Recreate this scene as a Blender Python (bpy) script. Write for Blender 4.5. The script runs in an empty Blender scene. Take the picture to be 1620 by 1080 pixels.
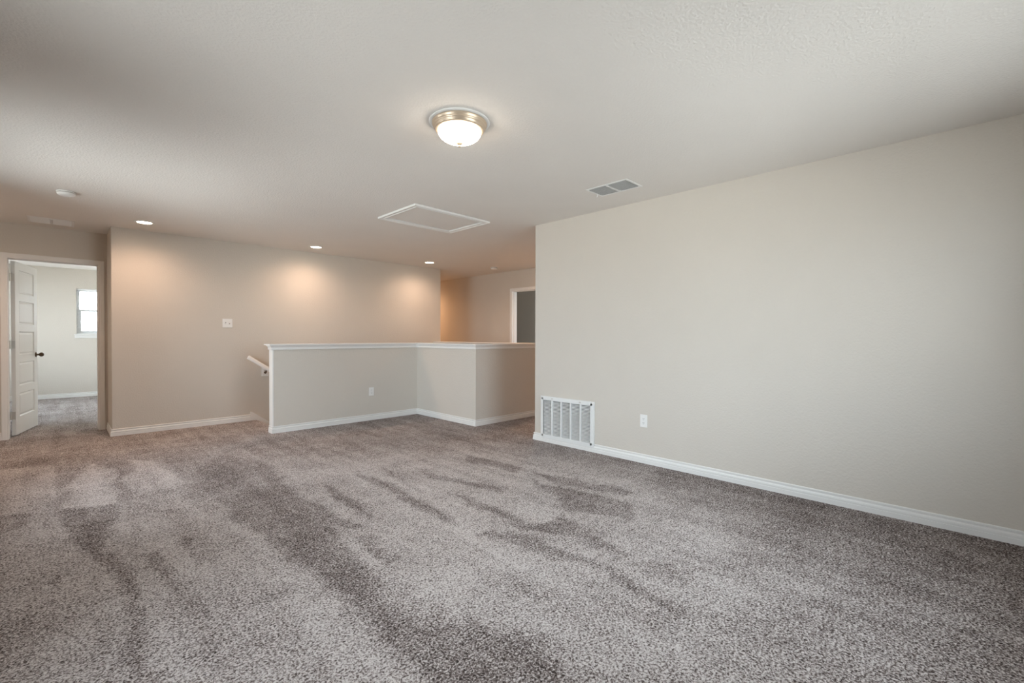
import bpy, bmesh, math, random
import numpy as np
from mathutils import Vector, Matrix, noise

# ------------------------------------------------------------------ camera
sc = bpy.context.scene
CEIL = 2.44
yaw, pit, rol, CH = .78457, -.01071, .00279, 1.17492
F = Vector((math.sin(yaw)*math.cos(pit), math.cos(yaw)*math.cos(pit), math.sin(pit)))
R0 = Vector((math.cos(yaw), -math.sin(yaw), 0)); U0 = R0.cross(F)
RI = R0*math.cos(rol) + U0*math.sin(rol); UI = -R0*math.sin(rol) + U0*math.cos(rol)
cd = bpy.data.cameras.new('camera'); cam = bpy.data.objects.new('camera', cd)
sc.collection.objects.link(cam); sc.camera = cam
cd.sensor_width = 36; cd.lens = 718.68/1620*36; cd.clip_start = .02; cd.clip_end = 200
M = Matrix((RI, UI, -F)).transposed().to_4x4(); M.translation = (0, 0, CH); cam.matrix_world = M

sc.view_settings.view_transform = 'Standard'; sc.view_settings.look = 'None'
sc.view_settings.gamma = 1; sc.view_settings.use_curve_mapping = False
sc.view_settings.exposure = 0.0
sc.cycles.use_denoising = True
sc.cycles.max_bounces = 10; sc.cycles.diffuse_bounces = 7; sc.cycles.transparent_max_bounces = 12
sc.cycles.sample_clamp_indirect = 6; sc.cycles.caustics_reflective = False; sc.cycles.caustics_refractive = False

# ------------------------------------------------------------------ sky
SKY = 15.0
w = bpy.data.worlds.new('sky'); sc.world = w; w.use_nodes = True; nt = w.node_tree; nt.nodes.clear()
wo = nt.nodes.new('ShaderNodeOutputWorld'); bg = nt.nodes.new('ShaderNodeBackground')
tc = nt.nodes.new('ShaderNodeTexCoord'); sx = nt.nodes.new('ShaderNodeSeparateXYZ'); cr = nt.nodes.new('ShaderNodeValToRGB')
nt.links.new(tc.outputs['Generated'], sx.inputs[0])
mr = nt.nodes.new('ShaderNodeMapRange'); mr.inputs[1].default_value = -1; mr.inputs[2].default_value = 1
nt.links.new(sx.outputs[2], mr.inputs[0]); nt.links.new(mr.outputs[0], cr.inputs[0])
e = cr.color_ramp.elements
e[0].position = .46; e[0].color = (.73, .75, .765, 1)      # sunlit pale ground outside
e[1].position = .53; e[1].color = (.80, .89, 1, 1)
nt.links.new(cr.outputs[0], bg.inputs[0]); bg.inputs[1].default_value = SKY
nt.links.new(bg.outputs[0], wo.inputs[0])

# windows of the rooms: (name, plane axis, plane value, wall thickness dir, a0, a1, z0, z1)
WIN = {
 'window_1': ('y', 12.0, 1, .245, 1.16, 1.20, 2.07),       # bedroom, seen through the door
 'added_window_2': ('y', -1.0, -1, 1.4, 3.3, .60, 2.10),         # behind the camera, unseen, added for daylight
 'added_window_3': ('x', -1.0, -1, 3.7, 5.5, .60, 2.10),         # left wall, unseen, added to light the far left
 'added_window_4': ('x', -1.45, -1, 8.8, 11.8, .30, 2.30),        # bedroom side wall, unseen, added to brighten the bedroom
 'added_window_5': ('x', -1.0, -1, 1.1, 2.3, .60, 2.10),          # left wall beside the camera, added unseen to light the right wall
 'added_window_6': ('y', 4.0, -1, 6.6, 7.6, .90, 2.05),         # side room off the hallway, added unseen to lift its darkness
}
for n, (ax, v, s, a0, a1, z0, z1) in WIN.items():
    ld = bpy.data.lights.new('daylight_portal', 'AREA'); ld.shape = 'RECTANGLE'
    ld.size = (a1-a0); ld.size_y = (z1-z0); ld.cycles.is_portal = True
    lo = bpy.data.objects.new('daylight_portal', ld); sc.collection.objects.link(lo)
    m = (a0+a1)/2; z = (z0+z1)/2
    loc = (m, v+s*.10, z) if ax == 'y' else (v+s*.10, m, z)
    d = Vector((0, -s, 0)) if ax == 'y' else Vector((-s, 0, 0))
    lo.location = loc; lo.rotation_euler = d.to_track_quat('-Z', 'Z').to_euler()

# ------------------------------------------------------------------ helpers
col = sc.collection
def link(o, parent=None):
    col.objects.link(o)
    if parent is not None: o.parent = parent
    return o
def empty(name, loc=(0, 0, 0), rz=0, kind=None, parent=None):
    o = bpy.data.objects.new(name, None); o.location = loc; o.rotation_euler = (0, 0, rz); link(o, parent)
    o.empty_display_size = .05
    if kind: o['kind'] = kind
    return o
def tag(o, label, cat, group=None):
    o['label'] = label; o['category'] = cat
    if group: o['group'] = group
    return o
def obj(name, bm, m, parent=None, kind=None, smooth=False, bev=0, label=None, angle=35):
    bmesh.ops.recalc_face_normals(bm, faces=bm.faces[:])
    me = bpy.data.meshes.new(name); bm.to_mesh(me); bm.free()
    if smooth:
        for p in me.polygons: p.use_smooth = True
    me.materials.append(m)
    o = bpy.data.objects.new(name, me); link(o, parent)
    if bev:
        b = o.modifiers.new('bevel', 'BEVEL'); b.width = bev; b.segments = 3; b.limit_method = 'ANGLE'; b.angle_limit = math.radians(40)
        for p in me.polygons: p.use_smooth = True
        b.harden_normals = True
    if kind: o['kind'] = kind
    if label: o['label'] = label
    return o
def box(bm, x0, x1, y0, y1, z0, z1):
    v = [bm.verts.new(p) for p in ((x0,y0,z0),(x1,y0,z0),(x1,y1,z0),(x0,y1,z0),(x0,y0,z1),(x1,y0,z1),(x1,y1,z1),(x0,y1,z1))]
    for f in ((0,3,2,1),(4,5,6,7),(0,1,5,4),(1,2,6,5),(2,3,7,6),(3,0,4,7)): bm.faces.new([v[i] for i in f])
    return v
def prism(bm, pts, z0, z1, T=lambda p: p):
    """extrude a 2D outline; T maps (a, b, c) to world"""
    lo = [bm.verts.new(T((x, y, z0))) for x, y in pts]; hi = [bm.verts.new(T((x, y, z1))) for x, y in pts]
    bm.faces.new(lo[::-1]); bm.faces.new(hi)
    n = len(pts)
    for i in range(n): bm.faces.new((lo[i], lo[(i+1) % n], hi[(i+1) % n], hi[i]))
def B(): return bmesh.new()
def bx(name, m, parent, *a, **k):
    b = B(); box(b, *a); return obj(name, b, m, parent, **k)
def lathe(bm, prof, n=48, T=lambda p: p):
    """prof: (r, z) from one pole or rim to the other"""
    rings = []
    for r, z in prof:
        if r < 1e-6: rings.append([bm.verts.new(T((0, 0, z)))])
        else: rings.append([bm.verts.new(T((r*math.cos(2*math.pi*i/n), r*math.sin(2*math.pi*i/n), z))) for i in range(n)])
    for a, b in zip(rings, rings[1:]):
        for i in range(n):
            j = (i+1) % n
            if len(a) == 1 and len(b) == 1: continue
            if len(a) == 1: bm.faces.new((a[0], b[i], b[j]))
            elif len(b) == 1: bm.faces.new((a[i], a[j], b[0]))
            else: bm.faces.new((a[i], a[j], b[j], b[i]))
def sweep(bm, path, prof, side=1, closed_prof=True):
    """sweep profile (offset from the wall, z) along a 2D path with mitred corners; side=+1 offsets to the right of travel"""
    n = len(path); P = [Vector(p) for p in path]; rows = []
    for i in range(n):
        ds = []
        if i > 0: ds.append((P[i]-P[i-1]).normalized())
        if i < n-1: ds.append((P[i+1]-P[i]).normalized())
        ns = [Vector((d.y, -d.x))*side for d in ds]
        nn = ns[0] if len(ns) == 1 else (ns[0]+ns[1])/(1+ns[0].dot(ns[1]))
        rows.append([bm.verts.new((P[i].x+nn.x*o, P[i].y+nn.y*o, z)) for o, z in prof])
    k = len(prof)
    for a, b in zip(rows, rows[1:]):
        for j in range(k): bm.faces.new((a[j], a[(j+1) % k], b[(j+1) % k], b[j]))
    bm.faces.new(rows[0]); bm.faces.new(rows[-1][::-1])
def tube(bm, pts, r, n=12, T=lambda p: p):
    P = [Vector(p) for p in pts]; rows = []; up = None
    for i, p in enumerate(P):
        d = (P[min(i+1, len(P)-1)]-P[max(i-1, 0)]).normalized()
        a = d.cross(Vector((0, 0, 1)) if abs(d.z) < .9 else Vector((1, 0, 0))).normalized(); b = d.cross(a)
        rr = r[i] if isinstance(r, (list, tuple)) else r
        rows.append([bm.verts.new(T(p+a*rr*math.cos(2*math.pi*k/n)+b*rr*math.sin(2*math.pi*k/n))) for k in range(n)])
    for a, b in zip(rows, rows[1:]):
        for k in range(n): bm.faces.new((a[k], a[(k+1) % n], b[(k+1) % n], b[k]))
    bm.faces.new(rows[0]); bm.faces.new(rows[-1][::-1])

# ------------------------------------------------------------------ materials
def mat(name, color, rough=.6, metal=0, bump=None, spec=.4, emis=None, es=0):
    m = bpy.data.materials.new(name); m.use_nodes = True; t = m.node_tree; b = t.nodes['Principled BSDF']
    b.inputs['Base Color'].default_value = (*color, 1); b.inputs['Roughness'].default_value = rough
    b.inputs['Metallic'].default_value = metal; b.inputs['Specular IOR Level'].default_value = spec
    if emis: b.inputs['Emission Color'].default_value = (*emis, 1); b.inputs['Emission Strength'].default_value = es
    tcn = t.nodes.new('ShaderNodeTexCoord')
    nz = t.nodes.new('ShaderNodeTexNoise'); nz.inputs['Scale'].default_value = 3; nz.inputs['Detail'].default_value = 3
    t.links.new(tcn.outputs['Object'], nz.inputs['Vector'])
    # a very slight unevenness of tone, as paint and metal have
    mx = t.nodes.new('ShaderNodeMix'); mx.data_type = 'RGBA'
    mx.inputs[6].default_value = (*[c*.975 for c in color], 1); mx.inputs[7].default_value = (*[min(1, c*1.02) for c in color], 1)
    t.links.new(nz.outputs[0], mx.inputs[0]); t.links.new(mx.outputs[2], b.inputs['Base Color'])
    if bump:
        scale, strength, dist = bump
        n2 = t.nodes.new('ShaderNodeTexNoise'); n2.inputs['Scale'].default_value = scale; n2.inputs['Detail'].default_value = 2.5
        t.links.new(tcn.outputs['Object'], n2.inputs['Vector'])
        bp = t.nodes.new('ShaderNodeBump'); bp.inputs['Strength'].default_value = strength; bp.inputs['Distance'].default_value = dist
        t.links.new(n2.outputs[0], bp.inputs['Height']); t.links.new(bp.outputs[0], b.inputs['Normal'])
    return m
PAINT = (.635, .590, .530)
m_wall = mat('wall_paint', PAINT, .75, bump=(75, .55, .004), spec=.25)
m_ceil = mat('ceiling_paint', (.77, .74, .705), .85, bump=(80, .65, .005), spec=.2)
m_trim = mat('trim_enamel', (.80, .79, .77), .35)
m_door = mat('door_enamel', (.78, .76, .73), .4)
m_plastic = mat('white_plastic', (.82, .81, .79), .35)
m_vent = mat('vent_enamel', (.80, .80, .79), .4)
m_slot = mat('duct_shade', (.05, .05, .05), .9)  # near-black colour stands in for the shade inside the ducts
m_gap = mat('dark_gap', (.03, .028, .025), .8)
m_bronze = mat('aged_bronze', (.12, .075, .045), .35, .9)
m_pan = mat('brushed_nickel', (.62, .50, .38), .35, .55)
m_nickel = mat('satin_nickel', (.60, .57, .52), .3, .9)
m_glow = mat('frosted_glass_lit', (1, .97, .92), .3, emis=(1, .86, .70), es=22)
m_lens = mat('downlight_lens_lit', (1, .97, .92), .3, emis=(1, .80, .60), es=30)
m_vinyl = mat('window_vinyl', (.85, .86, .87), .4)
m_slat = mat('blind_vinyl', (.86, .86, .86), .5)
m_glass = bpy.data.materials.new('window_glass'); m_glass.use_nodes = True
t = m_glass.node_tree; t.nodes.clear()
o_ = t.nodes.new('ShaderNodeOutputMaterial'); mxs = t.nodes.new('ShaderNodeMixShader'); tr = t.nodes.new('ShaderNodeBsdfTransparent')
gl = t.nodes.new('ShaderNodeBsdfGlossy'); gl.inputs['Roughness'].default_value = .02; fr = t.nodes.new('ShaderNodeFresnel'); fr.inputs[0].default_value = 1.45
tr.inputs[0].default_value = (.95, .97, .96, 1)
t.links.new(fr.outputs[0], mxs.inputs[0]); t.links.new(tr.outputs[0], mxs.inputs[1]); t.links.new(gl.outputs[0], mxs.inputs[2]); t.links.new(mxs.outputs[0], o_.inputs[0])

def carpet():
    m = bpy.data.materials.new('cut_pile_carpet'); m.use_nodes = True; t = m.node_tree; b = t.nodes['Principled BSDF']
    L = t.links.new; N = t.nodes.new
    b.inputs['Roughness'].default_value = 1; b.inputs['Specular IOR Level'].default_value = .05
    tcn = N('ShaderNodeTexCoord')
    a = N('ShaderNodeAttribute'); a.attribute_name = 'nap'
    n1 = N('ShaderNodeTexNoise'); n1.inputs['Scale'].default_value = 115; n1.inputs['Detail'].default_value = 2; n1.inputs['Roughness'].default_value = .65; n1.inputs['Distortion'].default_value = .6
    n2 = N('ShaderNodeTexNoise'); n2.inputs['Scale'].default_value = 22; n2.inputs['Detail'].default_value = 3
    n3 = N('ShaderNodeTexNoise'); n3.inputs['Scale'].default_value = 3.2; n3.inputs['Detail'].default_value = 4
    for n in (n1, n2, n3): L(tcn.outputs['Object'], n.inputs['Vector'])
    def math_(op, x, y):
        q = N('ShaderNodeMath'); q.operation = op
        for i, s in enumerate((x, y)):
            if isinstance(s, (int, float)): q.inputs[i].default_value = s
            else: L(s, q.inputs[i])
        return q.outputs[0]
    v = math_('SUBTRACT', n1.outputs[0], .5); v = math_('MULTIPLY', v, CARP_K)
    k2 = math_('MULTIPLY', math_('SUBTRACT', n2.outputs[0], .5), .55)
    k3 = math_('MULTIPLY', math_('SUBTRACT', n3.outputs[0], .5), .45)
    v = math_('ADD', math_('ADD', v, k2), k3)
    mp = N('ShaderNodeMapping'); mp.inputs['Scale'].default_value = (7.5, .75, 1); L(tcn.outputs['Object'], mp.inputs['Vector'])
    n4 = N('ShaderNodeTexNoise'); n4.inputs['Scale'].default_value = 1; n4.inputs['Detail'].default_value = 3; n4.inputs['Distortion'].default_value = .5; L(mp.outputs[0], n4.inputs['Vector'])
    k4 = math_('MULTIPLY', math_('SUBTRACT', n4.outputs[0], .5), .42)   # strokes of the vacuum cleaner
    v = math_('ADD', math_('ADD', v, k4), .745)
    v = math_('SUBTRACT', v, math_('MULTIPLY', a.outputs['Fac'], .40))
    cr = N('ShaderNodeValToRGB'); L(v, cr.inputs[0])
    els = cr.color_ramp.elements
    els[0].position = 0; els[0].color = (.050, .040, .036, 1)
    els[1].position = 1; els[1].color = (.70, .655, .64, 1)
    q = els.new(.35); q.color = (.19, .155, .146, 1)
    q = els.new(.65); q.color = (.42, .374, .362, 1)
    L(cr.outputs[0], b.inputs['Base Color'])
    bp = N('ShaderNodeBump'); bp.inputs['Strength'].default_value = .7; bp.inputs['Distance'].default_value = .008
    L(n1.outputs[0], bp.inputs['Height']); L(bp.outputs[0], b.inputs['Normal'])
    return m
CARP_K = 3.4
m_carpet = carpet()

# ------------------------------------------------------------------ floor (pile lying light or dark where it was vacuumed; tone also darkens towards near right)
NAP = [
    (0.1, 0.55, [(-0.45,4.62),(-0.01,4.19),(0.31,4.28),(0.69,4.09),(0.8,3.88),(0.94,4.26),(1.27,4.3),(1.83,4.32),(2.48,4.02),(3.08,3.54),(3.49,3.04),(3.51,2.1),(3.19,1.26),(3.0,0.88),(2.6,0.65),(2.27,0.51),(1.35,0.42),(-0.32,1.85)]),
    (0.15, 0.03, [(-0.42,5.99),(-0.04,5.76),(-0.01,5.12),(-0.04,4.29),(-0.32,4.48)]),
    (0.08, 0.03, [(0.23,5.68),(0.3,5.38),(0.33,5.01),(0.31,4.52),(0.28,4.16),(0.09,4.19),(0.04,4.32),(0.05,4.91),(0.14,5.36)]),
    (0.1, 0.03, [(0.51,5.56),(0.61,5.41),(0.66,4.94),(0.71,4.56),(0.66,4.28),(0.54,4.33),(0.41,4.29),(0.36,4.54),(0.42,5.09)]),
    (0.75, 0.03, [(-0.36,4.45),(-0.17,4.38),(-0.18,4.07),(-0.32,3.91)]),
    (0.8, 0.03, [(-0.02,4.31),(0.28,4.17),(0.26,3.78),(0.19,3.47),(0.23,3.17),(0.24,2.85),(0.24,2.59),(0.22,2.36),(0.23,2.14),(0.23,1.92),(0.2,1.95),(0.2,2.08),(0.18,2.34),(0.2,2.56),(0.19,2.86),(0.15,3.15),(0.05,3.72),(0.0,4.03)]),
    (0.6, 0.015, [(0.07,3.65),(0.02,3.53),(-0.01,3.26),(-0.01,2.98),(-0.04,2.79),(-0.04,2.62),(-0.04,2.37),(-0.04,2.24),(-0.05,2.24),(-0.05,2.37),(-0.05,2.62),(-0.04,2.8),(-0.02,2.99),(-0.02,3.27),(0.01,3.54),(0.06,3.69)]),
    (0.75, 0.03, [(0.31,3.09),(0.39,3.09),(0.38,2.83),(0.39,2.62),(0.42,2.4),(0.44,2.26),(0.4,2.4),(0.37,2.64),(0.33,2.89)]),
    (0.7, 0.02, [(0.49,3.23),(0.54,3.18),(0.5,2.9),(0.5,2.76),(0.49,2.82),(0.49,3.01)]),
    (0.6, 0.03, [(0.47,3.86),(0.56,3.79),(0.54,3.71),(0.48,3.78)]),
    (0.55, 0.04, [(0.69,2.25),(0.76,2.25),(0.79,2.15),(0.74,2.16),(0.64,2.16),(0.57,2.16),(0.54,2.29),(0.6,2.2)]),
    (0.5, 0.04, [(0.1,2.54),(0.2,2.47),(0.19,2.43),(0.12,2.46),(0.11,2.31),(0.08,2.25),(0.08,2.36)]),
    (0.5, 0.04, [(0.84,1.93),(0.89,1.79),(0.84,1.8)]),
    (0.5, 0.02, [(0.33,2.15),(0.33,2.02),(0.32,1.88),(0.32,1.92),(0.32,2.04)]),
    (0.82, 0.05, [(0.74,4.56),(0.79,3.89),(0.79,3.47),(0.81,3.04),(0.86,2.7),(0.88,2.43),(0.88,2.3),(0.91,2.07),(0.9,1.84),(0.9,1.69),(0.89,1.54),(0.87,1.37),(0.85,1.27),(1.03,0.92),(1.22,0.94),(1.18,1.18),(1.14,1.39),(1.13,1.58),(1.13,1.81),(1.11,2.03),(1.13,2.33),(1.17,2.75),(1.24,3.36),(1.26,3.83),(1.36,4.62),(1.13,5.17)]),
    (0.3, 0.06, [(0.93,1.84),(1.03,1.56),(1.14,1.48),(1.17,1.6),(1.13,1.81),(1.11,2.03),(1.06,1.92)]),
    (0.25, 0.04, [(1.22,3.25),(1.26,3.13),(1.25,2.95),(1.19,3.0)]),
    (0.72, 0.03, [(1.48,3.64),(1.51,3.38),(1.48,3.0),(1.46,2.73),(1.43,2.71),(1.4,2.9),(1.41,3.14)]),
    (0.72, 0.03, [(1.21,3.33),(1.3,3.17),(1.29,2.84),(1.3,2.63),(1.22,2.66),(1.18,2.84),(1.21,3.14)]),
    (0.72, 0.03, [(1.81,3.71),(1.88,3.51),(1.83,3.06),(1.85,2.77),(1.79,2.46),(1.76,2.3),(1.72,2.32),(1.75,2.68),(1.75,3.0),(1.76,3.37)]),
    (0.72, 0.03, [(2.04,3.69),(1.99,3.26),(1.93,2.86),(1.92,2.94),(1.94,3.25)]),
    (0.72, 0.03, [(1.22,2.53),(1.31,2.48),(1.3,2.28),(1.3,2.09),(1.22,2.08),(1.19,2.27)]),
    (0.72, 0.03, [(2.08,2.75),(2.12,2.57),(2.11,2.35),(2.07,2.13),(2.05,1.92),(2.16,1.88),(2.38,1.88),(2.31,1.79),(2.24,1.65),(2.21,1.46),(2.18,1.26),(2.15,1.25),(2.12,1.43),(2.14,1.66),(2.07,1.78),(2.01,1.88),(2.0,2.01),(2.04,2.27),(2.05,2.54)]),
    (0.72, 0.03, [(2.79,2.62),(2.72,2.35),(2.78,2.21),(2.81,1.96),(2.85,1.65),(2.59,1.5),(2.54,1.72),(2.45,1.92),(2.62,2.14),(2.65,2.41)]),
    (0.72, 0.03, [(2.84,3.52),(2.92,3.2),(2.91,2.78),(2.78,2.72),(2.79,2.96),(2.71,3.29)]),
    (0.72, 0.03, [(1.75,2.04),(1.88,2.01),(1.9,1.85),(1.88,1.71),(1.87,1.53),(1.84,1.52),(1.83,1.7),(1.84,1.85),(1.76,1.97)]),
    (0.72, 0.03, [(2.93,2.71),(2.97,2.44),(3.11,1.81),(3.0,1.74),(2.81,2.3)]),
    (0.72, 0.03, [(2.24,3.44),(2.27,3.13),(2.33,2.89),(2.46,2.53),(2.36,2.47),(2.28,2.82),(2.17,3.05)]),
    (0.7, 0.03, [(1.92,1.95),(1.98,1.82),(1.98,1.49),(1.97,1.23),(1.93,0.99),(1.89,0.82),(1.85,0.83),(1.86,1.02),(1.91,1.24),(1.89,1.53),(1.84,1.84)]),
    (0.55, 0.05, [(2.13,1.2),(2.23,1.12),(2.2,0.99),(2.15,0.88),(2.12,0.95)]),
    (0.85, 0.06, [(1.24,1.47),(1.28,1.28),(1.28,1.11),(1.24,0.96),(1.19,0.82),(0.8,1.22)]),
]

def sdist(px, py, poly):
    """distance to outline, negative inside"""
    d2 = np.full(px.shape, 1e9); inside = np.zeros(px.shape, bool); n = len(poly)
    for i in range(n):
        ax, ay = poly[i]; bx_, by = poly[(i+1) % n]
        ex, ey = bx_-ax, by-ay; L2 = ex*ex+ey*ey+1e-12
        tt = np.clip(((px-ax)*ex+(py-ay)*ey)/L2, 0, 1)
        d2 = np.minimum(d2, (px-ax-tt*ex)**2+(py-ay-tt*ey)**2)
        c = ((ay > py) != (by > py)) & (px < ex*(py-ay)/(by-ay+1e-12)+ax)
        inside ^= c
    d = np.sqrt(d2); return np.where(inside, -d, d)
def axis(lo, f0, f1, hi, extra, fine=.016, coarse=.25):
    a = list(np.arange(lo, f0, coarse))+list(np.arange(f0, f1, fine))+list(np.arange(f1, hi, coarse))+[hi]
    a = [v for v in a if all(abs(v-e_) > fine*.6 for e_ in extra)]+list(extra)
    return np.array(sorted(a))
xs = axis(-2.3, -.7, 3.9, 8.2, (-1.565, -1.115, 1.95, 3.92, 4.98, 6.318, 7.865)); ys = axis(-1.8, .15, 7.1, 12.2, (-1.115, 4.6, 6.0, 7.05, 3.885))
X, Y = np.meshgrid(xs, ys, indexing='ij'); nx, ny = X.shape
jx = np.zeros(X.size); jy = np.zeros(X.size); xf, yf = X.ravel(), Y.ravel()
fineix = np.where((xf > -.8) & (xf < 4) & (yf > 0) & (yf < 7.2))[0]
for i in fineix:
    p = Vector((xf[i]*3.5, yf[i]*3.5, 0)); q = Vector((xf[i]*16, yf[i]*16, 5))
    jx[i] = noise.noise(p)*.05+noise.noise(q)*.028
    jy[i] = noise.noise(p+Vector((9, 4, 2)))*.05+noise.noise(q+Vector((7, 1, 3)))*.028
PX, PY = xf+jx, yf+jy
nap = np.full(X.size, .60)
nap += .30*np.clip((PX-2.2)/1.2, 0, 1)*np.clip((3.2-PY)/1.5, 0, 1)  # carpet tone darkens towards the right wall at the near end
for val, soft, poly in NAP:
    s = sdist(PX, PY, poly); k = np.clip(.5-s/(2*soft), 0, 1); k = k*k*(3-2*k)
    nap = nap*(1-k)+val*k
idx = np.arange(nx*ny).reshape(nx, ny); faces = []
cx_, cy_ = (xs[:-1]+xs[1:])/2, (ys[:-1]+ys[1:])/2
hole = (((cx_[:, None] > 1.95) & (cx_[:, None] < 4.98) & (cy_[None] > 6.0) & (cy_[None] < 7.05)) |
        ((cx_[:, None] > 3.92) & (cx_[:, None] < 4.98) & (cy_[None] > 4.6) & (cy_[None] < 6.1)))
out_ = (((cx_[:, None] < -1.12) & (cy_[None] < 7.7)) | ((cx_[:, None] < -1.56) & (cy_[None] > 0)) | (cy_[None] < -1.12) |
        ((cx_[:, None] > 6.30) & (cy_[None] < 3.88)) | ((cx_[:, None] > 7.87) & (cy_[None] > -9)))
ii, jj = np.where(~(hole | out_))
faces = np.stack([idx[ii, jj], idx[ii+1, jj], idx[ii+1, jj+1], idx[ii, jj+1]], 1)
me = bpy.data.meshes.new('floor')
me.from_pydata(np.stack([xf, yf, np.zeros(xf.size)], 1).tolist(), [], faces.tolist())
at_ = me.attributes.new('nap', 'FLOAT', 'POINT'); at_.data.foreach_set('value', nap.astype(np.float32))
me.materials.append(m_carpet); me.update()
fl = link(bpy.data.objects.new('floor', me)); fl['kind'] = 'structure'

# ------------------------------------------------------------------ room shell
b = B(); prism(b, [(-1.115, -1.115), (6.318, -1.115), (6.318, 3.885), (7.865, 3.885), (7.865, 12.115), (-1.565, 12.115), (-1.565, 7.617), (-1.115, 7.617)], CEIL, CEIL+.12)
obj('ceiling', b, m_ceil, None, 'structure')
XR, YE = 3.859, 3.495            # right wall face and its free end
YF, XFL, XFE = 7.028, .435, 5.108  # long far wall
YD = 7.617                        # door wall in the recess
XH = 6.203                        # hallway wall
TOP = CEIL+.02
def footprint(name, pts, z0=-.02, z1=TOP, bev=.008, m=m_wall):
    b = B(); prism(b, pts, z0, z1); return obj(name, b, m, None, 'structure', bev=bev)
footprint('wall_right', [(XR, -1.11), (XR, YE), (XH+.02, YE), (XH+.02, YE-.115), (XR+.115, YE-.115), (XR+.115, -1.11)])
footprint('wall_far', [(XFL, YF), (XFE, YF), (XFE, 9.9), (XFE-.115, 9.9), (XFE-.115, YF+.115), (XFL+.115, YF+.115), (XFL+.115, YD+.02), (XFL, YD+.02)], z0=-2.9)
# half wall around the stairwell
HW = [(1.832, 5.90), (3.859, 5.90), (3.859, 4.538), (5.10, 4.538), (5.10, YF+.01), (4.98, YF+.01), (4.98, 4.658), (3.979, 4.658), (3.979, 6.02), (1.832, 6.02)]
footprint('wall_stairwell', HW, z0=-2.9, z1=1.060, bev=.005)
def wall_notch(name, axis_, v, th, a0, a1, holes, z1=TOP, z0=-.02):
    """straight wall in plane axis=v, thickness th away from the room, rectangular openings holes=(a0,a1,z0,z1)"""
    b = B(); hs = sorted(holes); cuts = [a0]
    def put(s0, s1, q0, q1):
        if s1-s0 < 1e-4 or q1-q0 < 1e-4: return
        lo, hi = sorted((v, v+th))
        if axis_ == 'y': box(b, s0, s1, lo, hi, q0, q1)
        else: box(b, lo, hi, s0, s1, q0, q1)
    cur = a0
    for h0, h1, q0, q1 in hs:
        put(cur, h0, z0, z1); put(h0, h1, z0, q0) if q0 > 0 else None; put(h0, h1, q1, z1); cur = h1
    put(cur, a1, z0, z1)
    return obj(name, b, m_wall, None, 'structure')
DX0, DX1, DZ = -.419, .371, 2.062
wall_notch('wall_recess', 'y', YD, .115, -1.45, 4.99, [(DX0, DX1, 0, DZ)])
wall_notch('wall_left', 'x', -1.0, -.115, -1.115, YD+.1, [WIN['added_window_3'][3:7], WIN['added_window_5'][3:7]])
wall_notch('wall_back', 'y', -1.0, -.115, -1.115, XR+.01, [WIN['added_window_2'][3:7]])
HY0, HY1 = 5.34, 6.225
wall_notch('wall_hall', 'x', XH, .115, YE-.1, 9.9, [(HY0, HY1, 0, DZ)])
wall_notch('wall_hall_end', 'y', 9.785, .115, XFE-.12, XH+.12, [])
wall_notch('wall_bedroom_back', 'y', 12.0, .115, -1.56, 1.87, [WIN['window_1'][3:7]])
wall_notch('wall_bedroom_right', 'x', 1.75, .115, YD+.115, 12.0, [])
wall_notch('wall_bedroom_left', 'x', -1.45, -.115, YD, 12.1, [WIN['added_window_4'][3:7]])
wall_notch('wall_side_room', 'x', 7.75, .115, 3.9, 8.4, [])
wall_notch('wall_side_room_near', 'y', 4.0, -.115, XH+.1, 7.87, [WIN['added_window_6'][3:7]])
wall_notch('wall_side_room_far', 'y', 8.2, .115, XH+.1, 7.87, [])

# baseboards
BASE = [(0, -.005), (.0150, -.005), (.0150, .0305), (.0142, .0325), (.0098, .0330), (.0098, .0365), (.0128, .0375), (.0135, .047), (.0115, .055), (.0060, .059), (.0035, .065), (.0090, .0705), (.0092, .079), (.0060, .083), (0, .083)]
def base(name, path, side=1):
    b = B(); sweep(b, path, BASE, side); o = obj(name, b, m_trim, None, 'structure', smooth=False); return o
base('baseboard_right', [(XR, -1.0), (XR, YE), (XH, YE)], -1)
base('baseboard_far', [(XFL, YD), (XFL, YF), (1.880, YF)], 1)
base('baseboard_stairwell', [(1.822, 6.02), (1.822, 5.90), (3.859, 5.90), (3.859, 4.538), (5.10, 4.538), (5.10, YF)], 1)
base('baseboard_recess', [(-1.0, YD), (-.452, YD)], 1)
base('baseboard_left', [(-1.0, -1.0), (-1.0, YD)], 1)
base('baseboard_back', [(-1.0, -1.0), (XR, -1.0)], -1)
base('baseboard_hall', [(XH, YE), (XH, HY0-.06)], -1)
base('baseboard_hall_far', [(XH, HY1+.06), (XH, 9.785)], -1)
base('baseboard_bedroom', [(-1.45, 12.0), (1.75, 12.0)], 1)

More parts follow.
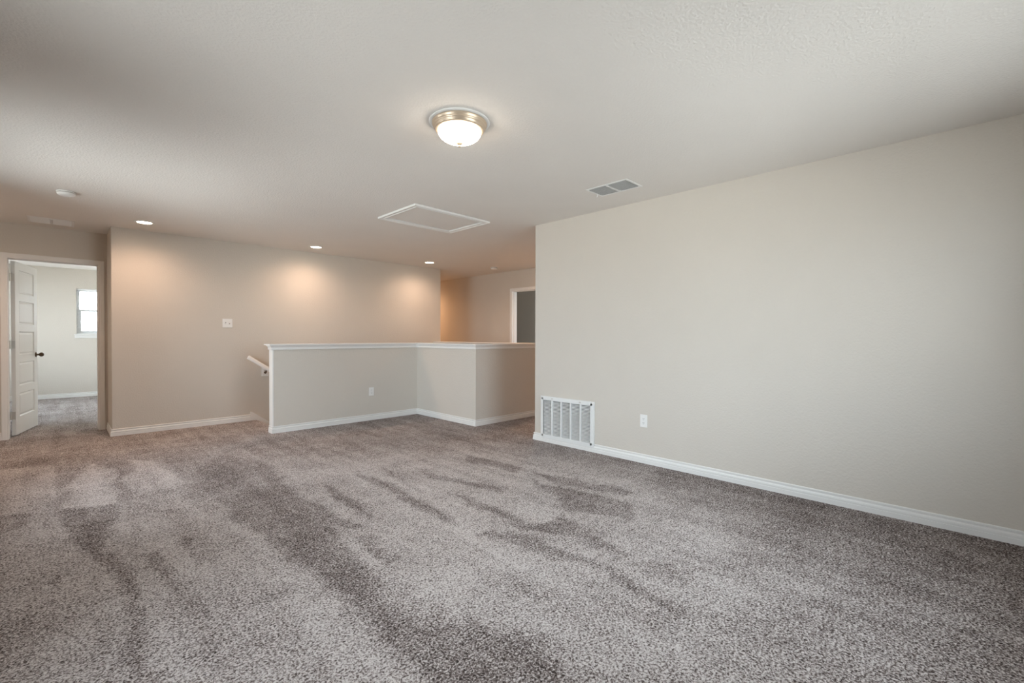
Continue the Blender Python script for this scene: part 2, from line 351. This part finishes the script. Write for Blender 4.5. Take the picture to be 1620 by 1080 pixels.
# cap of the half wall: moulding under a flat board
CAPT = 1.078
CROWN = [(0, 1.008), (.017, 1.008), (.019, 1.011), (.019, 1.022), (.016, 1.026), (.018, 1.036), (.024, 1.048), (.034, 1.054), (.036, 1.064), (0, 1.064)]
b = B()
CP = [(1.822, 6.02), (1.822, 5.90), (3.859, 5.90), (3.859, 4.538), (5.10, 4.538), (5.10, YF)]
sweep(b, CP, CROWN, 1)
sweep(b, [(4.98, YF), (4.98, 4.658), (3.979, 4.658), (3.979, 6.02), (1.822, 6.02)], CROWN, 1)
obj('trim_1', b, m_trim, None, 'structure')
o = .048
b = B(); prism(b, [(1.822-o, 5.90-o), (3.859-o, 5.90-o), (3.859-o, 4.538-o), (5.10+o, 4.538-o), (5.10+o, YF-.002), (4.98-o, YF-.002), (4.98-o, 4.658+o), (3.979+o, 4.658+o), (3.979+o, 6.02+o), (1.822-o, 6.02+o)], 1.062, CAPT)
obj('trim_2', b, m_trim, None, 'structure', bev=.003)
bx('trim_3', m_trim, None, 1.820, 1.832, 5.899, 6.021, 0, 1.01, kind='structure', bev=.001)
# sloping skirt board of the stairs on the far wall
b = B(); S = .74
prism(b, [(1.880, 0), (1.880, .122), (1.900, .118), (3.90, .118-2.0*S), (3.90, -.35-2.0*S), (1.90, -.35)], YF-.013, YF, T=lambda p: (p[0], p[2], p[1]))
obj('trim_4', b, m_trim, None, 'structure', bev=.0015)

# stairs going down behind the half wall
b = B(); pr = [(1.90, 0)]
x, z = 1.95, 0.0
pr = [(1.93, -.0005), (1.955, -.0005), (1.972, -.008), (1.977, -.022), (1.968, -.035)]
for i in range(8):
    z -= .187; pr += [(1.955+.253*i, z+.001)] if i else [(1.955, z)]
    nxt = 1.955+.253*(i+1); pr += [(nxt+.0, z), (nxt+.014, z-.008), (nxt+.018, z-.022), (nxt+.009, z-.034)] if i < 7 else [(4.98, z)]
    if i < 7: pr += [(nxt, z-.05)]
pr += [(4.98, z-.25), (1.93, z-.25)]
prism(b, pr, 6.02, YF, T=lambda p: (p[0], p[2], p[1]))
z1_ = z
pr = [(6.02, z1_)]
y = 6.02
for i in range(5):
    pr += [(y, z1_-.187*(i+1)), (y-.253, z1_-.187*(i+1))]; y -= .253
pr += [(4.66, pr[-1][1]), (4.66, -2.85), (6.02, -2.85)]
prism(b, pr, 3.979, 4.98, T=lambda p: (p[2], p[0], p[1]))
st = obj('stairs', b, m_carpet, None, 'structure')

# ------------------------------------------------------------------ casings and doors
CAS = [(0, 0), (0, .009), (.006, .012), (.014, .0115), (.022, .014), (.050, .015), (.0565, .013), (.0575, .009), (.0575, 0)]  # (across, out)
def casing(bm, a0, a1, top, T):
    """mitred casing around an opening; T(a, out, z)"""
    k = len(CAS)
    rows = []
    for (a, z, da, dz) in ((a0, 0, -1, 0), (a0, top, -1, 1), (a1, top, 1, 1), (a1, 0, 1, 0)):
        rows.append([bm.verts.new(T(a+da*w_, o_, z+dz*w_)) for w_, o_ in CAS])
    for r0, r1 in zip(rows, rows[1:]):
        for j in range(k): bm.faces.new((r0[j], r0[(j+1) % k], r1[(j+1) % k], r1[j]))
    bm.faces.new(rows[0]); bm.faces.new(rows[-1][::-1])
def door_frame(name, a0, a1, T, th, stop=None):
    root = empty(name, (0, 0, 0), kind='structure')
    b = B(); casing(b, a0+.005-.005, a1, DZ-.019, T); obj('casing', b, m_trim, root)
    b = B(); casing(b, a0, a1, DZ-.019, lambda a, o, z: T(a, -th-o, z)); obj('casing', b, m_trim, root)
    b = B()
    for (p0, p1, q0, q1) in ((a0-.019, a0, 0, DZ), (a1, a1+.019, 0, DZ), (a0, a1, DZ-.019, DZ)):
        c0 = T(p0, .001, q0); c1 = T(p1, -th-.001, q1)
        box(b, min(c0[0], c1[0]), max(c0[0], c1[0]), min(c0[1], c1[1]), max(c0[1], c1[1]), q0, q1)
    if stop:
        s0, s1 = stop
        for (p0, p1, q0, q1) in ((a0, a0+.004, 0, DZ-.019), (a1-.011, a1, 0, DZ-.019), (a0+.004, a1-.011, DZ-.030, DZ-.019)):
            c0 = T(p0, -s0, q0); c1 = T(p1, -s1, q1)
            box(b, min(c0[0], c1[0]), max(c0[0], c1[0]), min(c0[1], c1[1]), max(c0[1], c1[1]), q0, q1)
    obj('jamb', b, m_trim, root)
    return root
d1 = door_frame('door_1', DX0+.019, DX1-.019, lambda a, o, z: (a, YD-o, z), .115, (.035, .075))
d2 = door_frame('door_2', HY0+.019, HY1-.019, lambda a, o, z: (XH-o, a, z), .115, (.035, .075))
# leaf with five raised panels, hung open into the bedroom
LW, LT, LH = .745, .035, 2.022
ang = math.atan2(8.551-7.808, -.202+.365)
hinge = empty('door_leaf', (-.354, 7.802, .012), ang); hinge.parent = d1
# local: x along the leaf, y from -LT.. ; visible face is y = 0 side facing -y
pz = []; z = .205
for i in range(5): pz.append((z, z+.275)); z += .275+.088
b = B()
px0, px1 = .12, LW-.12
def face_with_panels(bm, yv, sgn):
    xs_ = [0, px0, px1, LW]; zs = [0]
    for a, c in pz: zs += [a, c]
    zs.append(LH)
    V = {}
    for i, x_ in enumerate(xs_):
        for j, z_ in enumerate(zs): V[i, j] = bm.verts.new((x_, yv, z_))
    for i in range(3):
        for j in range(len(zs)-1):
            if i == 1 and j % 2 == 1:
                # recessed panel: bevel in, groove, raised field
                ring = [V[1, j], V[2, j], V[2, j+1], V[1, j+1]]
                for ins, dep in ((.006, .009), (.015, .011), (.030, .005)):
                    nr = [bm.verts.new((x_, yv+sgn*dep, z_)) for x_, z_ in ((px0+ins, zs[j]+ins), (px1-ins, zs[j]+ins), (px1-ins, zs[j+1]-ins), (px0+ins, zs[j+1]-ins))]
                    for q in range(4): bm.faces.new((ring[q], ring[(q+1) % 4], nr[(q+1) % 4], nr[q]))
                    ring = nr
                bm.faces.new(ring)
            else: bm.faces.new((V[i, j], V[i+1, j], V[i+1, j+1], V[i, j+1]))
    return V, len(zs)
Va, nz_ = face_with_panels(b, 0, 1); Vb, _ = face_with_panels(b, LT, -1)
for j in range(nz_-1):
    for i in (0, 3): b.faces.new((Va[i, j], Va[i, j+1], Vb[i, j+1], Vb[i, j]))
for i in range(3):
    for j in (0, nz_-1): b.faces.new((Va[i, j], Va[i+1, j], Vb[i+1, j], Vb[i, j]))
obj('panelled_slab', b, m_door, hinge)
for s, y0 in ((-1, 0), (1, LT)):
    b = B(); T = lambda p, s=s, y0=y0: (LW-.065+p[0], y0+s*p[2], .915+p[1])
    lathe(b, [(0, 0), (.030, 0), (.032, .003), (.030, .007), (.016, .010), (.011, .014), (.0105, .026), (.018, .032), (.028, .038), (.0335, .048), (.033, .060), (.024, .071), (.010, .076), (0, .077)], 28, T)
    for v in b.verts: v.co.z = .915+(v.co.z-.915)*(.82 if abs(v.co.y-y0) > .03 else 1)
    k = obj('door_knob', b, m_bronze, hinge, smooth=True, label='dark bronze oval door knob')
b = B(); box(b, LW, LW+.001, .006, LT-.006, .885, .945); obj('latch_plate', b, m_bronze, hinge)
for z in (.20, 1.02, 1.80):
    h = B(); box(h, -.400, -.397, 7.735, 7.790, z, z+.089)
    tube(h, [(-.391, 7.780, z-.002), (-.391, 7.780, z+.091)], .0075, 12)
    box(h, -.389, -.356, 7.790, 7.7995, z+.001, z+.088)
    obj('hinge', h, m_nickel, d1)

# ------------------------------------------------------------------ windows
def window(name, blind=False):
    ax, v, s, a0, a1, z0, z1 = WIN[name]
    def T(a, d, z): return (a, v+s*d, z) if ax == 'y' else (v+s*d, a, z)
    def bb(bm, p0, p1, d0, d1, q0, q1):
        c0, c1 = T(p0, d0, q0), T(p1, d1, q1)
        box(bm, min(c0[0], c1[0]), max(c0[0], c1[0]), min(c0[1], c1[1]), max(c0[1], c1[1]), q0, q1)
    root = empty(name, (0, 0, 0), kind='structure')
    b = B(); f = .022
    bb(b, a0, a0+f, .055, .112, z0, z1); bb(b, a1-f, a1, .055, .112, z0, z1); bb(b, a0+f, a1-f, .055, .112, z0, z0+f); bb(b, a0+f, a1-f, .055, .112, z1-f, z1)
    obj('window_frame', b, m_vinyl, root)
    zm = (z0+z1)/2+.02
    for q0, q1, d, g in ((z0+f, zm+.022, .062, .045), (zm-.022, z1-f, .085, .026)):
        b = B(); bb(b, a0+f, a0+f+g, d, d+.02, q0, q1); bb(b, a1-f-g, a1-f, d, d+.02, q0, q1); bb(b, a0+f+g, a1-f-g, d, d+.02, q0, q0+g); bb(b, a0+f+g, a1-f-g, d, d+.02, q1-g, q1)
        sh = obj('sash', b, m_vinyl, root)
        b = B(); bb(b, a0+f+g-.003, a1-f-g+.003, d+.008, d+.011, q0+g-.003, q1-g+.003); obj('pane', b, m_glass, sh)
    b = B(); bb(b, a0-.035, a1+.035, -.035, .0, z0-.018, z0); bb(b, a0+.001, a1-.001, 0, .055, z0-.018, z0+.001)
    obj('window_sill', b, m_trim, root, bev=.002)
    b = B(); bb(b, a0-.025, a1+.025, -.014, 0, z0-.075, z0-.018); obj('apron', b, m_trim, root, bev=.002)
    return root
for n in WIN: window(n)
# mini blind in the bedroom window, slats open
ax, v, s, a0, a1, z0, z1 = WIN['window_1']
bl = empty('window_blind', ((a0+a1)/2, v+.03, z1)); tag(bl, 'white mini blind with open slats hanging in the bedroom window', 'window blind')
wd = (a1-a0)/2-.006
bx('headrail', m_slat, bl, -wd, wd, -.012, .014, -.027, -.001)
b = B()
n = 34; H0 = z1-z0
for i in range(n):
    zz = -.040-i*(H0-.075)/(n-1)
    vs = [b.verts.new(p) for p in ((-wd, -.011, zz-.001), (wd, -.011, zz-.001), (wd, .001, zz+.0012), (-wd, .001, zz+.0012), (wd, .013, zz), (-wd, .013, zz))]
    b.faces.new(vs[:4]); b.faces.new((vs[3], vs[2], vs[4], vs[5]))
sl = obj('slats', b, m_slat, bl); so = sl.modifiers.new('thickness', 'SOLIDIFY'); so.thickness = .0007
bx('bottom_rail', m_slat, bl, -wd, wd, -.010, .012, -(H0-.018), -(H0-.004))
for x_ in (-wd+.12, wd-.12):
    b = B(); tube(b, [(x_, -.012, -.02), (x_, -.012, -(H0-.006))], .0009, 6); obj('ladder_cord', b, m_slat, bl)
b = B(); tube(b, [(-wd+.06, -.016, -.02), (-wd+.062, -.017, -.58)], .003, 8); obj('tilt_wand', b, m_slat, bl)

# ------------------------------------------------------------------ ceiling lamp
def dome_lamp(loc):
    r = empty('ceiling_lamp', loc)
    b = B(); lathe(b, [(.0, -.001), (.176, -.001), (.178, -.004), (.172, -.007), (.150, -.008), (.0, -.008)], 64); obj('ceiling_plate', b, m_plastic, r, smooth=True, label='thin off-white ring behind the nickel pan')
    b = B(); lathe(b, [(.0, -.008), (.158, -.008), (.162, -.012), (.161, -.020), (.154, -.024), (.156, -.029), (.153, -.036), (.146, -.040), (.147, -.045), (.142, -.052), (.133, -.055), (.0, -.055)], 64)
    obj('pan', b, m_pan, r, smooth=True)
    b = B(); pr_ = [(0, -.056)]
    for i in range(15):
        a = math.pi/2*i/14; pr_.append((.127*math.cos(a)**1.12 if i < 14 else 0, -.056-.068*math.sin(a)**.92))
    pr_[1] = (.127, -.056)
    lathe(b, pr_, 64); obj('glass_bowl', b, m_glow, r, smooth=True, label='glowing white frosted glass bowl')
    b = B(); lathe(b, [(0, -.118), (.017, -.119), (.0195, -.123), (.016, -.130), (.009, -.136), (.007, -.139), (.0085, -.143), (.006, -.148), (0, -.150)], 24); obj('finial', b, m_pan, r, smooth=True)
    return r
l = dome_lamp((1.683, 2.129, CEIL)); tag(l, 'lit flush dome ceiling lamp with nickel rim in the middle of the ceiling', 'ceiling lamp')

# ------------------------------------------------------------------ recessed downlights
def downlight(loc, watts=50, tint=(1, .68, .49)):
    r = empty('recessed_downlight', loc)
    b = B(); lathe(b, [(.066, -.0005), (.092, -.0005), (.094, -.003), (.088, -.006), (.074, -.007), (.068, -.004), (.066, -.0005)], 40); obj('trim_ring', b, m_plastic, r, smooth=True)
    b = B(); lathe(b, [(0, -.0055), (.055, -.0052), (.0685, -.0035), (.0685, -.0008), (0, -.0008)], 40); obj('lens', b, m_lens, r, smooth=True, label='glowing warm white lens')
    s = bpy.data.lights.new('downlight_beam', 'SPOT'); s.energy = watts; s.color = tint; s.spot_size = math.radians(165); s.spot_blend = 1; s.shadow_soft_size = .09
    so_ = link(bpy.data.objects.new('downlight_beam', s), r); so_.location = (0, 0, -.02)
    return r
for (x_, y_), lab in (((.687, 6.504), 'lit round recessed downlight nearest the doorway, leftmost of three along the far wall'), ((2.596, 6.544), 'lit round recessed downlight in the middle of the three along the far wall'), ((4.502, 6.513), 'lit round recessed downlight farthest right, by the end of the far wall')):
    tag(downlight((x_, y_, CEIL)), lab, 'downlight', 'recessed downlights along the far wall')

tag(downlight((-.64, 6.52, CEIL), 46), 'added unseen lit round recessed downlight before the bedroom doorway, beyond the left edge', 'downlight', 'recessed downlights along the far wall')  # out of view, added to brighten the recess and far wall at left
HT = (1, .56, .30)
tag(downlight((5.66, 4.9, CEIL), 115, HT), 'added unseen lit round recessed downlight in the hallway ceiling, hidden beyond the right wall', 'downlight', 'added unseen downlights in the hallway')  # out of view, added for warm light on the hallway wall
tag(downlight((5.66, 9.0, CEIL), 115, HT), 'added unseen lit round recessed downlight at the far end of the hallway behind the long wall', 'downlight', 'added unseen downlights in the hallway')  # out of view, added to warm the far part of the hallway

# ------------------------------------------------------------------ smoke detectors
def detector(loc, rz):
    r = empty('smoke_detector', loc, rz)
    b = B(); lathe(b, [(0, -.0005), (.064, -.0005), (.066, -.004), (.064, -.010), (0, -.010)], 40); obj('base', b, m_plastic, r, smooth=True)
    b = B(); lathe(b, [(0, -.010), (.058, -.010), (.058, -.013), (0, -.013)], 40); obj('vent_slot', b, m_gap, r, label='dark air gap ring')
    b = B(); lathe(b, [(0, -.013), (.061, -.013), (.063, -.018), (.060, -.028), (.048, -.036), (.030, -.0385), (.0, -.039)], 40); obj('cover', b, m_plastic, r, smooth=True)
    b = B(); lathe(b, [(0, 0), (.013, 0), (.013, -.003), (0, -.0035)], 20, lambda p: (p[0]+.028, p[1], p[2]-.037)); obj('test_button', b, m_plastic, r, smooth=True)
    return r
tag(detector((.056, 5.615, CEIL), .4), 'round white smoke detector on the ceiling before the doorway at left', 'smoke detector')
tag(detector((5.659, 6.133, CEIL), 1), 'small round white smoke detector on the hallway ceiling beyond the half wall', 'smoke detector')

# ------------------------------------------------------------------ ceiling vents
def register(loc, sx_, sy_, lab, pitch=.012, lever=False, flip=1, rz=0):
    """two-bank supply register; long side along y, outer half sizes sx_, sy_"""
    r = empty('ceiling_vent', loc, rz); tag(r, lab, 'vent')
    rim = .022
    b = B()
    for (x0, x1, y0, y1) in ((-sx_, sx_, -sy_, -sy_+rim), (-sx_, sx_, sy_-rim, sy_), (-sx_, -sx_+rim, -sy_+rim, sy_-rim), (sx_-rim, sx_, -sy_+rim, sy_-rim)):
        box(b, x0, x1, y0, y1, -.006, -.0005)
    obj('frame', b, m_vent, r, bev=.002)
    bx('duct_shade_sheet', m_slot, r, -sx_+rim-.002, sx_-rim+.002, -sy_+rim-.002, sy_-rim+.002, -.0012, -.0004, label='dark sheet standing for the shaded duct behind the louvres')
    bx('crossbar', m_vent, r, -sx_+rim, sx_-rim, -.010, .010, -.010, -.0015)
    for s in (-1, 1):
        b = B(); y0, y1 = (.011, sy_-rim) if s > 0 else (-sy_+rim, -.011)
        n = int((2*sx_-2*rim-.012)/pitch)
        for i in range(n):
            x_ = -sx_+rim+.010+i*pitch
            vs = [b.verts.new(p) for p in ((x_, y0, -.0015), (x_, y1, -.0015), (x_+flip*.006, y1, -.0065), (x_+flip*.006, y0, -.0065), (x_+flip*.010, y1, -.0105), (x_+flip*.010, y0, -.0105))]
            b.faces.new(vs[:4]); b.faces.new((vs[3], vs[2], vs[4], vs[5]))
        lv = obj('louvres', b, m_vent, r); q = lv.modifiers.new('thickness', 'SOLIDIFY'); q.thickness = .0008
    if lever:
        b = B(); tube(b, [(.04, sy_-.012, -.006), (.042, sy_-.004, -.030)], .0032, 8); obj('damper_lever', b, m_vent, r)
    return r
register((3.34, 2.131, CEIL), .127, .200, 'white rectangular ceiling vent with dark louvres near the right wall', lever=True, flip=-1)
register((-.048, 7.18, CEIL), .168, .182, 'pale square ceiling vent above the bedroom doorway at left', pitch=.014, flip=1, rz=math.pi/2)

# ------------------------------------------------------------------ attic hatch
ht = empty('attic_hatch', (2.885, 4.075, CEIL)); tag(ht, 'rectangular attic access hatch with white moulded frame in the ceiling', 'attic hatch')
hx, hy = .478, .357
b = B()
HP = [(0, -.0005), (0, -.019), (.004, -.020), (.014, -.013), (.042, -.010), (.048, -.017), (.056, -.017), (.058, -.013), (.058, -.0005)]
rows = []
for sx2, sy2 in ((-1, -1), (1, -1), (1, 1), (-1, 1)): rows.append([b.verts.new((sx2*(hx-i_), sy2*(hy-i_), z_)) for i_, z_ in HP])
for a in range(4):
    r0, r1 = rows[a], rows[(a+1) % 4]
    for j in range(len(HP)-1): b.faces.new((r0[j], r0[j+1], r1[j+1], r1[j]))
obj('frame', b, m_trim, ht)
bx('hatch_panel', m_ceil, ht, -hx+.068, hx-.068, -hy+.068, hy-.068, -.005, -.0006, label='panel in the ceiling colour')
bx('shadow_gap', m_gap, ht, -hx+.050, hx-.050, -hy+.050, hy-.050, -.0009, -.0004)  # dark sheet, shade of the gap put into its colour

# ------------------------------------------------------------------ return air grille on the right wall
gr = empty('return_air_grille', (XR, 3.028, .05)); tag(gr, 'large white return air grille low on the right wall beside the corner', 'air grille')
gw, gh, fr_ = .358, .463, .030
b = B()
for (y0, y1, q0, q1) in ((-gw, -gw+fr_, 0, gh), (gw-fr_, gw, 0, gh), (-gw+fr_, gw-fr_, 0, fr_), (-gw+fr_, gw-fr_, gh-fr_, gh)): box(b, -.020, -.0005, y0, y1, q0, q1)
obj('frame', b, m_vent, gr, bev=.002)
b = B(); i0 = fr_-.012; e_ = .010
for (y0, y1, q0, q1) in ((-gw+i0, -gw+i0+e_+.012, i0, gh-i0), (gw-i0-e_-.012, gw-i0, i0, gh-i0), (-gw+i0, gw-i0, i0, i0+.022), (-gw+i0, gw-i0, gh-i0-.022, gh-i0)): box(b, -.024, -.021, y0, y1, q0, q1)
obj('grille_door', b, m_vent, gr, bev=.001)
bx('duct_shade_sheet', m_slot, gr, -.0035, -.001, -gw+fr_-.001, gw-fr_+.001, fr_-.001, gh-fr_+.001, label='dark sheet standing for the shaded duct behind the louvres')
span = 2*(gw-fr_-.008)
for i in range(1, 5):
    y_ = -gw+fr_+.008+span*i/5; bx('mullion', m_vent, gr, -.0245, -.006, y_-.0065, y_+.0065, fr_, gh-fr_)
for i in range(5):
    y0 = -gw+fr_+.008+span*i/5+.004; y1 = y0+span/5-.008
    b = B(); n = 28
    for k in range(n):
        z_ = fr_+.012+k*(gh-2*fr_-.016)/(n)
        vs = [b.verts.new(p) for p in ((-.0175, y0, z_), (-.0175, y1, z_), (-.0095, y1, z_+.0068), (-.0095, y0, z_+.0068))]
        b.faces.new(vs)
    lv = obj('louvres', b, m_vent, gr); q = lv.modifiers.new('thickness', 'SOLIDIFY'); q.thickness = .0008
for y_ in (-gw+.17, gw-.17): bx('latch', m_nickel, gr, -.0265, -.020, y_-.011, y_+.011, gh-.024, gh-.016)

# ------------------------------------------------------------------ outlets and switches
def outlet(T, lab):
    r = empty('wall_outlet', T((0, 0, 0))); tag(r, lab, 'outlet', 'white duplex outlets'); O_ = Vector(T((0, 0, 0)))
    L_ = lambda p: Vector(T(p))-O_
    def bb(name, m, p, q, bev=0, par=r):
        a, c = L_(p), L_(q); b = B(); box(b, min(a.x, c.x), max(a.x, c.x), min(a.y, c.y), max(a.y, c.y), min(a.z, c.z), max(a.z, c.z)); return obj(name, b, m, par, bev=bev)
    bb('cover_plate', m_plastic, (-.0365, .0005, -.0585), (.0365, .006, .0585), .002)
    for s in (-1, 1):
        f = bb('receptacle', m_plastic, (-.017, .0055, s*.0195-.0145), (.017, .0075, s*.0195+.0145), .001)
        for x_, h in ((-.0065, .0045), (.0065, .0035)): bb('slot', m_gap, (x_-.0012, .0072, s*.0195+.003-h), (x_+.0012, .0080, s*.0195+.003+h), par=f)
        bb('ground_hole', m_gap, (-.0022, .0072, s*.0195-.0105), (.0022, .0080, s*.0195-.0065), par=f)
    b = B(); lathe(b, [(0, 0), (.003, 0), (.0025, .0012), (0, .0014)], 12, lambda p: L_((p[0], .0058+p[2], p[1]))); obj('screw', b, m_plastic, r)
    return r
outlet(lambda p: (XR-p[1], 2.122+p[0], .393+p[2]), 'white duplex outlet low on the right wall, right of the air grille')
outlet(lambda p: (3.103+p[0], 5.90-p[1], .400+p[2]), 'white duplex outlet on the half wall in front of the stairs')
sw = empty('light_switch', (1.609, YF, 1.345)); tag(sw, 'white two-gang light switch plate on the far wall left of the stairs', 'light switch')
bx('cover_plate', m_plastic, sw, -.058, .058, -.006, -.0005, -.0585, .0585, bev=.002)
for x_, up in ((-.023, -1), (.023, 1)):
    bx('switch_slot', m_gap, sw, x_-.0055, x_+.0055, -.0066, -.0055, -.012, .012)
    b = B(); box(b, -.0045, .0045, -.017, 0, -.005, .005)
    o_ = obj('toggle', b, m_plastic, sw, bev=.001); o_.location = (x_, -.005, 0); o_.rotation_euler = (-up*.5, 0, 0)
    for z_ in (-.030, .030):
        b = B(); lathe(b, [(0, 0), (.003, 0), (.0025, .0012), (0, .0014)], 12, lambda p, x_=x_, z_=z_: (x_+p[0], -.0058-p[2], z_+p[1])); obj('screw', b, m_plastic, sw)

# ------------------------------------------------------------------ handrail down the far wall
hr = empty('handrail', (1.835, YF-.075, .885)); tag(hr, 'white wooden handrail sloping down the far wall behind the half wall', 'handrail')
LR = 2.45; sl_ = math.atan(.70); dx, dz = math.cos(sl_), -math.sin(sl_)
b = B(); sec = []
for a in range(16):
    t_ = 2*math.pi*a/16; c_, s_ = math.cos(t_), math.sin(t_)
    sec.append((.026*math.copysign(abs(c_)**.7, c_),   .027*math.copysign(abs(s_)**.7, s_)))
rows = []
for L_, k in ((0, .86), (.004, 1), (LR-.004, 1), (LR, .86)):
    rows.append([b.verts.new((L_*dx+p*k*(-dz), q*k, L_*dz+p*k*dx)) for q, p in sec])
for r0, r1 in zip(rows, rows[1:]):
    for k in range(16): b.faces.new((r0[k], r0[(k+1) % 16], r1[(k+1) % 16], r1[k]))
b.faces.new(rows[0]); b.faces.new(rows[-1][::-1])
obj('rail', b, m_door, hr, smooth=True, angle=40)
for L_ in (.285, 1.25, 2.2):
    x_, z_ = L_*dx, L_*dz
    bx('mounting_block', m_trim, hr, x_-.045, x_+.045, .058, .0745, z_-.115, z_+.022, bev=.003)
    b = B(); tube(b, [(x_, .058, z_-.062), (x_, .030, z_-.064), (x_, .010, z_-.052), (x_, 0, z_-.026)], [.008, .0065, .006, .007], 12)
    lathe(b, [(0, 0), (.018, 0), (.018, .004), (.010, .008), (0, .008)], 20, lambda p, x_=x_, z_=z_: (x_+p[0], .058-p[2], z_-.062+p[1]))
    box(b, x_-.028, x_+.028, -.010, .010, z_-.030, z_-.024)
    obj('rail_bracket', b, m_bronze, hr, smooth=False, label='dark bronze rail bracket')
